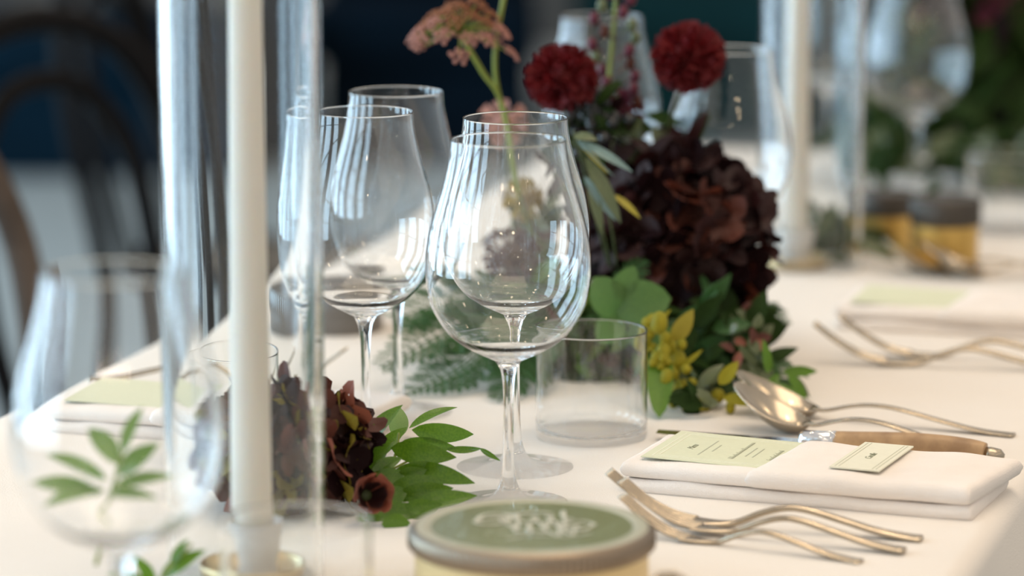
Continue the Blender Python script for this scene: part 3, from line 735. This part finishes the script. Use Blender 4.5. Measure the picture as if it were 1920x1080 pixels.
pompon('scabiosa_flower', 'right crimson pompon scabiosa standing clear above the dark hydrangea', P(1291, 107, 2.62), .0275, 'red', 240, [P(1285, 150, 2.62), P(1240, 300, 2.66), potpt(.01)], 2)
pompon('blush_bloom', 'blush pink bloom seen through the rim of the sharp wine glass', P(945, 232, 2.72), .020, 'pink', 70, [P(945, 260, 2.72), P(985, 480, 2.70), potpt(-.03)], 3)
pompon('ochre_bloom', 'ochre yellow bloom seen through the sharp wine glass', P(985, 372, 2.66), .018, 'ochre', 70, [P(987, 395, 2.66), P(1010, 520, 2.68), potpt(-.025)], 4)
pompon('russet_bloom', 'russet bloom seen through the bowl of the sharp wine glass', P(960, 480, 2.62), .024, 'burg2', 80, [P(965, 500, 2.62), P(1020, 590, 2.66), potpt(-.03, -.01)], 5)
pompon('mauve_bloom', 'small mauve bloom between the two crimson scabiosas', P(1165, 205, 2.66), .017, 'mauve', 70, [P(1165, 225, 2.66), P(1180, 330, 2.68), potpt()], 6)

# umbel
def umbel(label, top, foot, spread, seed, n=22, pts=None, k_small=1.0):
    rr = random.Random(seed); top = Vector(top); t = plant('umbel_flower', label, 'flower', top)
    stem(t, pts, .0021, M['stem'])
    fm = MB()
    for i in range(11):
        a = i * 2.4; q = .16 * math.sqrt(i + .3)
        fm.ellipsoid((q * math.cos(a), q * math.sin(a), .12 - .5 * q * q), (.13, .13, .10), 6, 4)
    m1 = fm.mesh('umbellet_mesh', M['umbel']); m2 = m1.copy(); m2.materials[0] = M['umbel_tip']
    for i in range(n):
        a = i * 2.39996; q = math.sqrt((i + .5) / n) * spread
        tip = Vector((q * math.cos(a), q * math.sin(a) * .8, .022 - .85 * q * q / spread + rr.uniform(-.007, .006)))
        r_ = part('ray', MB().tube([(0, 0, 0), tuple(tip * .55 + Vector((0, 0, .002))), tuple(tip)], .0006, 5), M['stem'], t)
        o = link('umbellet', m1 if q < spread * .72 else m2, t); nn = (Vector((tip.x, tip.y, spread * .9))).normalized()
        o.matrix_basis = Matrix.Translation(tip) @ nn.to_track_quat('Z', 'Y').to_matrix().to_4x4() @ Matrix.Scale(.0140 * k_small * rr.uniform(.85, 1.15), 4)
    return t
umbel('dusty coral umbel flower leaning left at the top of the centrepiece', P(862, 62, 2.60), None, .040, 3, 38, [P(862, 62, 2.60), P(905, 135, 2.61), P(945, 205, 2.62), P(1000, 430, 2.66), potpt(-.03)])
umbel('tall umbel flower whose green stem leaves the top edge of the photo', P(975, -150, 2.62), None, .03, 5, 18, [P(975, -150, 2.62), P(944, 0, 2.62), P(928, 110, 2.63), P(942, 205, 2.64), P(1000, 430, 2.67), potpt(-.02, .01)])

# bud stalk
t = plant('bud_stalk', 'tall green stalk of maroon buds between the crimson scabiosas', 'flower', P(1145, 180, 2.66))
stem(t, [potpt(0, .02), P(1150, 330, 2.67), P(1142, 170, 2.66), P(1150, 60, 2.66), P(1160, -60, 2.66)], .0022, M['stem'])
rr = random.Random(8)
for i in range(22):
    py = 215 - i * 12; side = (-1) ** i; px = 1147 + (215 - py) * .03 + side * rr.uniform(12, 48) * (1 - .25 * i / 22)
    p = P(px, py, 2.66 + rr.uniform(-.015, .015)); l = inv_of(t) @ p
    mm = M['mauve'] if rr.random() < .6 else (M['burg2'] if rr.random() < .5 else M['leaf_olive'])
    b = part('bud', MB().ellipsoid((0, 0, 0), (.0042, .0042, .0055), 8, 6).tube([(0, 0, 0), (-side * .004, 0, -.003), (-side * .009, 0, -.007)], .0007, 5), mm, t); b.location = l
# berries
t = plant('berry_cluster', 'cluster of black berries below the left crimson scabiosa', 'berries', P(1108, 225, 2.62))
stem(t, [P(1108, 235, 2.62), P(1130, 330, 2.65), potpt(-.01)], .0015, M['stem_dark'])
bm_ = MB().ellipsoid((0, 0, 0), (.0046, .0046, .0046), 10, 7).mesh('berry_mesh', M['berry'])
for i in range(34):
    p = Vector((rr.gauss(0, .011), rr.gauss(0, .009), rr.gauss(0, .013))); link('berry', bm_, t, loc=p)

# olive / silver leaves at the rim
for (lab, m, lv, sp_) in (
    ('silver green olive leaf sprig right beside the sharp wine glass rim', 'leaf_sage', [((1085, 265), (1186, 321), 24, .3), ((1095, 330), (1155, 415), 20, .6), ((1082, 262), (1150, 330), 12, .9)], [(1120, 420), (1095, 320), (1075, 245)]),
    ('olive green long leaf sprig hanging right of the sharp wine glass', 'leaf_olive', [((1098, 295), (1165, 418), 36, .1), ((1075, 255), (1120, 262), 26, .1), ((1105, 330), (1130, 440), 26, .2)], [(1130, 430), (1105, 330), (1080, 255)]),
    ('yellow leaf sprig against the dark hydrangea', 'leaf_yellow', [((1150, 365), (1201, 409), 17, .1), ((1085, 268), (1140, 325), 12, .2)], [(1150, 450), (1140, 390), (1150, 365)])):
    D = 2.515
    sprig('olive_sprig', lab, [POT + Vector((-.02, -.05, -.004)), P(*sp_[0], D + .02), P(*sp_[1], D + .01), P(*sp_[2], D)], [(P(*b, D), P(*tp, D - .01), wd * D / F, ro) for b, tp, wd, ro in lv], M[m], .0010, M['stem_dark'])
# eucalyptus round leaf and dock leaf
t = plant('eucalyptus_sprig', 'broad round green leaf sprig just above the water tumbler', 'foliage', P(1190, 600, 2.50))
stem(t, [POT + Vector((0, -.05, -.004)), P(1200, 620, 2.54), P(1180, 600, 2.50), P(1165, 570, 2.50)], .0014)
for b, tp, wd, ro in (((1150, 570), (1258, 560), 84, .3), ((1160, 590), (1115, 520), 70, -.2), ((1180, 620), (1275, 640), 60, .4), ((1170, 600), (1120, 640), 60, .2), ((1150, 560), (1190, 500), 50, .3)):
    leaf(t, P(*b, 2.50), P(*tp, 2.49), wd * 2.5 / F, M['leaf_euc'], ro, up=(.1, -.9, .4))
t = plant('hanging_leaf', 'long narrow bright green leaf hanging beside the water tumbler', 'foliage', P(1238, 640, 2.46))
leaf(t, P(1240, 645, 2.465), zclamp(P(1236, 808, 2.425)), 48 * 2.46 / F, M['leaf_hang'], .1, up=(0, -1, .1), curl=.0)
stem(t, [P(1240, 650, 2.465), P(1240, 610, 2.50), POT + Vector((0, -.055, 0))], .0012)
# chartreuse hanging flower
t = plant('chartreuse_amaranth', 'chartreuse yellow tassel flower hanging right of the tumbler', 'flower', P(1262, 600, 2.48))
stem(t, [POT + Vector((.01, -.055, 0)), P(1225, 600, 2.49), P(1250, 650, 2.47), P(1275, 720, 2.455), zclamp(P(1300, 785, 2.445), .006)], .0016, M['amaranth'])
rr = random.Random(12)
inv = inv_of(t)
for i in range(60):
    k = rr.random(); px = 1215 + 85 * k + rr.gauss(0, 16); py = 600 + 180 * k + rr.gauss(0, 10)
    if k > .8: px += rr.uniform(-20, 50)
    p = zclamp(P(px, py, 2.465 + rr.uniform(-.02, .012)), .007); s = rr.uniform(.0030, .0062)
    o = part('blossom', MB().ellipsoid((0, 0, 0), (s, s * .9, s * rr.uniform(.8, 1.4)), 7, 5), M['amaranth'], t); o.location = inv @ p
leaf(t, P(1262, 640, 2.465), P(1300, 580, 2.46), 44 * 2.46 / F, M['leaf_yellow'], .1, up=(0, -1, .3))
leaf(t, P(1215, 625, 2.47), P(1258, 580, 2.47), 16 * 2.46 / F, M['amaranth'], .1, up=(0, -1, .3))
leaf(t, P(1275, 690, 2.46), P(1318, 655, 2.46), 14 * 2.46 / F, M['amaranth'], .1, up=(0, -1, .3))

# dark filler leaves
rr = random.Random(21)
def filler(label, c, box, n, ln, wd, mats, seed, d, group='dark filler foliage in the centrepiece'):
    rr = random.Random(seed); t = plant('leafy_spray', label, 'foliage', P(*c, d)); 
    stem(t, [POT, P(*c, d)], .0018, M['stem_dark'])
    for i in range(n):
        b = P(c[0] + rr.uniform(-1, 1) * box[0], c[1] + rr.uniform(-1, 1) * box[1], d + rr.uniform(-.035, .035))
        ang = rr.uniform(0, 6.28); dirv = Vector((math.cos(ang), rr.uniform(-.6, .3), math.sin(ang))).normalized()
        l = ln * rr.uniform(.7, 1.2)
        leaf(t, zclamp(b), zclamp(b + dirv * l), wd * rr.uniform(.8, 1.2), M[rr.choice(mats)], rr.uniform(-.8, .8), up=(0, -.8, .6))
    return t
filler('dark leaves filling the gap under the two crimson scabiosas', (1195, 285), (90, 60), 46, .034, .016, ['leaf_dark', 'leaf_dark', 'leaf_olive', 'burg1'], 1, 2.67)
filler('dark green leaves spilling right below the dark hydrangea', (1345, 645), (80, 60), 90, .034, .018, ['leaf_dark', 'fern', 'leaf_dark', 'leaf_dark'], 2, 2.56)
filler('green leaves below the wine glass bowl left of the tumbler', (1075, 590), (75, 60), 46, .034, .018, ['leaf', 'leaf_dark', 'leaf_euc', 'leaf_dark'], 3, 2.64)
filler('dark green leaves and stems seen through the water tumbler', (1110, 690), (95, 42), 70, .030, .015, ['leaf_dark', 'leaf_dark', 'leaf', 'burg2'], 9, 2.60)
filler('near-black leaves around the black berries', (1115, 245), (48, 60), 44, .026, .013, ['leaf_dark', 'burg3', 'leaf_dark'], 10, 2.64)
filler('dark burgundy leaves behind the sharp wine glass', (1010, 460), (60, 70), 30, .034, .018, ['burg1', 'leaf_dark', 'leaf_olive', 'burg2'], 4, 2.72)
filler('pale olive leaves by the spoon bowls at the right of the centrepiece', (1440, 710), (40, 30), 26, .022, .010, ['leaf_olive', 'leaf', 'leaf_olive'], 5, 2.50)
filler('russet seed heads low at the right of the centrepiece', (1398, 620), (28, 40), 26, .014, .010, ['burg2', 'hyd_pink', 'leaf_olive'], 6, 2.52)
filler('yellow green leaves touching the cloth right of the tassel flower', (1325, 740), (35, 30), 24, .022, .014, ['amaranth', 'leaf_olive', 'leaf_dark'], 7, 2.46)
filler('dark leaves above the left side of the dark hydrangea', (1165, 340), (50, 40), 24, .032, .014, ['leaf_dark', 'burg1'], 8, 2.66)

# fern fronds
pin = MB(); rr = random.Random(5)
pin.tube([(0, 0, 0), (.5, 0, .02), (1, 0, 0)], [.012, .010, .006], 4)
for i in range(22):
    u = .08 + .9 * i / 22
    for s in (-1, 1):
        L = .26 * math.sin(math.pi * (u * .8 + .15)); a = rr.uniform(.6, 1.0)
        e = (u + L * math.cos(a), s * L * math.sin(a), .04 * rr.uniform(-1, 1))
        pin.add([(u, 0, 0), (u + .03, 0, 0), (e[0], e[1], e[2]), ((u + e[0]) / 2 - .02, e[1] * .5, e[2] * .5 + .02)], [(0, 1, 2), (0, 2, 3)])
PIN = pin.mesh('pinna_mesh', M['fern'])
def frond(label, pts, wid, n=22):
    t = plant('fern_frond', label, 'fern', Vector(pts[0]), 'feathery fern fronds')
    pp = [Vector(q) for q in crom([tuple(zclamp(p)) for p in pts], 8)]
    stem(t, pts and [zclamp(p) for p in pts], .0009, M['fern'], 'rachis')
    inv = inv_of(t); N = len(pp)
    for i in range(n):
        k = .22 + .77 * i / n; f_ = k * (N - 1); a = int(f_); p = pp[a].lerp(pp[min(a + 1, N - 1)], f_ - a)
        tg = (pp[min(a + 1, N - 1)] - pp[max(a - 1, 0)]).normalized()
        for s in (-1, 1):
            L = wid * math.sin(math.pi * (k * .75 + .2)) * rr.uniform(.8, 1.15)
            side = tg.cross(Vector((0, -.5, .85))).normalized() * s
            dirv = (side * .8 + tg * .65 + Vector((0, 0, rr.uniform(-.25, .15)))).normalized()
            o = link('pinna', PIN, t); o.matrix_basis = inv @ aim(p, zclamp(p + dirv * L, .006), 0, (0, -.5, .85))
    return t
FR = [('fern frond reaching furthest left behind the far wine glass stem', [POT + Vector((-.03, -.01, 0)), P(960, 590, 2.62), P(840, 620, 2.56), P(712, 690, 2.53)], .040),
      ('fern frond drooping to the cloth behind the near wine glass stem', [POT + Vector((-.04, -.02, 0)), P(960, 610, 2.58), P(870, 680, 2.53), P(760, 745, 2.50)], .036),
      ('fern frond arching up left behind the near wine glass bowl', [POT + Vector((-.04, 0, 0)), P(950, 560, 2.64), P(850, 560, 2.62), P(735, 600, 2.60)], .042),
      ('fern frond hanging straight down left of the tumbler', [POT + Vector((-.03, -.03, 0)), P(1010, 620, 2.56), P(975, 690, 2.52), P(935, 762, 2.48)], .030),
      ('fern frond curling above the round green leaf', [POT + Vector((0, -.03, 0)), P(1140, 600, 2.56), P(1175, 530, 2.55), P(1212, 488, 2.55)], .020),
      ('fern frond tucked under the russet bloom', [POT + Vector((-.04, 0, 0)), P(1000, 540, 2.62), P(930, 580, 2.60), P(850, 650, 2.58)], .038),
      ('fern frond trailing right towards the forks of the second setting', [POT + Vector((.04, 0, 0)), P(1380, 590, 2.66), P(1430, 590, 2.64), P(1475, 610, 2.62)], .020),
      ('fern frond lying right beside the pale olive leaves', [POT + Vector((.04, -.03, 0)), P(1380, 660, 2.56), P(1440, 690, 2.52), P(1480, 730, 2.50)], .022)]
for l_, p_, w_ in FR: frond(l_, p_, w_)

# --- second arrangement further down the table
def far_bush(label, c, box, n, d, ln, wd, mats, seed, name='leafy_bouquet', base=None):
    rr = random.Random(seed); cc = P(*c, d); t = plant(name, label, 'foliage', Vector((cc.x, d, TZ)))
    part('stem', MB().tube([(0, 0, .002), (0, 0, (cc.z - TZ) * .5), (0, 0, cc.z - TZ)], .006, 6), M['stem_dark'], t)
    for i in range(n):
        b = P(c[0] + rr.gauss(0, .5) * box[0], c[1] + rr.gauss(0, .5) * box[1], d + rr.uniform(-.08, .08))
        ang = rr.uniform(0, 6.28); dv = Vector((math.cos(ang), rr.uniform(-.6, .3), math.sin(ang))).normalized()
        leaf(t, zclamp(b), zclamp(b + dv * ln * rr.uniform(.7, 1.2)), wd, M[rr.choice(mats)], rr.uniform(-.8, .8), up=(0, -.8, .6))
    return t
far_bush('tall dark foliage arrangement at the top right edge', (1905, 90), (110, 200), 290, 3.62, .080, .045, ['leaf_dark', 'leaf_dark', 'burg3'], 31)
far_bush('olive greenery below the tall dark foliage at right', (1830, 290), (110, 55), 70, 3.55, .05, .022, ['leaf_olive', 'leaf_dark', 'leaf_dark'], 32)
far_bush('low greenery around the foot of the far glass cylinder', (1540, 455), (85, 45), 60, 3.16, .036, .018, ['leaf_olive', 'leaf_dark', 'leaf_dark'], 33)
far_bush('green leaves low left of the top right wine glass', (1660, 250), (60, 50), 50, 3.55, .04, .02, ['leaf_olive', 'leaf_dark', 'leaf_dark'], 34)
far_bush('dark greenery behind the golden tins', (1700, 405), (70, 30), 40, 3.24, .03, .018, ['leaf_dark', 'burg3', 'leaf_dark'], 35)
pompon('dark_red_bloom', 'dark red bloom in the tall foliage at the top right corner', P(1885, 18, 3.55), .030, 'mauve', 60, [P(1885, 40, 3.55), P(1880, 120, 3.57), Vector((P(1880, 300, 3.57).x, 3.57, TZ + .004))], 7)

# ------------------------------------------------------------------ chairs
def chair_proto(label, wm):
    t = thing('bentwood_chair', label, 'chair', group='bentwood chairs by the left of the table')
    part('seat', MB().lathe([(0, .445), (.17, .445), (.185, .447), (.19, .455), (.17, .458), (0, .456)], 40), M['cane'], t)
    part('seat_frame', MB().tube([(.195 * math.cos(a), .195 * math.sin(a), .450) for a in [i * math.pi / 20 for i in range(41)]], .014, 8), wm, t)
    hoop = crom([(-.20, .20, .0), (-.195, .19, .25), (-.19, .18, .45), (-.20, .21, .62), (-.185, .235, .76), (-.12, .25, .865), (0, .255, .90), (.12, .25, .865), (.185, .235, .76), (.20, .21, .62), (.19, .18, .45), (.195, .19, .25), (.20, .20, 0)], 6)
    part('back_hoop', MB().tube(hoop, .016, 8), wm, t)
    inn = crom([(-.105, .170, .455), (-.125, .20, .60), (-.115, .225, .74), (-.065, .24, .815), (0, .245, .835), (.065, .24, .815), (.115, .225, .74), (.125, .20, .60), (.105, .170, .455)], 6)
    part('inner_hoop', MB().tube(inn, .0125, 8), wm, t)
    for s in (-1, 1): part('leg', MB().tube([(s * .15, -.12, .45), (s * .17, -.15, .25), (s * .19, -.17, 0)], [.015, .014, .011], 8), wm, t)
    part('stretcher', MB().tube([(.165 * math.cos(a), .01 + .165 * math.sin(a), .21) for a in [i * math.pi / 16 for i in range(33)]], .008, 6), wm, t)
    return t
ch = chair_proto('dark bentwood chair with double hoop back at the upper left', M['bentwood'])
ch.location = (-.322, 3.64, 0); ch.rotation_euler = (0, 0, R(50))
def cam_face(px, d): return (X(px, d), d, 0)
c2 = chair_proto('brown bentwood chair whose curved back edge enters at the far left', M['brownwood'])
c2.location = (-.560, 2.974, 0); c2.rotation_euler = (0, 0, R(20))
c3 = copy_tree(ch, cam_face(500, 4.9), R(78), 'dark bentwood chair far away behind the glass candle cylinder')
c4 = copy_tree(ch, cam_face(-420, 5.4), R(40), 'dark bentwood chair further off beyond the upper left chair')

# ------------------------------------------------------------------ background seating
def bench(label, x0, x1, y0, h, m, back=None, name='upholstered_bench'):
    t = thing(name, label, 'bench', ((x0 + x1) / 2, y0, 0)); hw = (x1 - x0) / 2
    bevel(part('base', MB().box((0, .3, h * .3), (hw - .02, .27, h * .3 - .001)), m, t, False), .01)
    bevel(part('seat_cushion', MB().box((0, .3, h * .8), (hw, .30, h * .195)), m, t, False), .03, 4)
    if back: bevel(part('backrest', MB().box((0, .55, (h + back) / 2 + .002), (hw, .07, (back - h) / 2)), m, t, False), .03, 4)
    return t
bench('low navy upholstered bench beyond the upper left chair', X(-420, 8.9), X(575, 8.9), 8.9, .40, M['navy'])
bench('dark navy sofa with a high back beyond the wine glasses', X(585, 9.2), X(1010, 9.2), 9.2, .42, M['navy2'], 1.0, 'velvet_sofa')
bench('teal upholstered bench far behind the crimson flowers', X(1080, 9.6), X(2250, 9.6), 9.6, .42, M['teal'], .8)
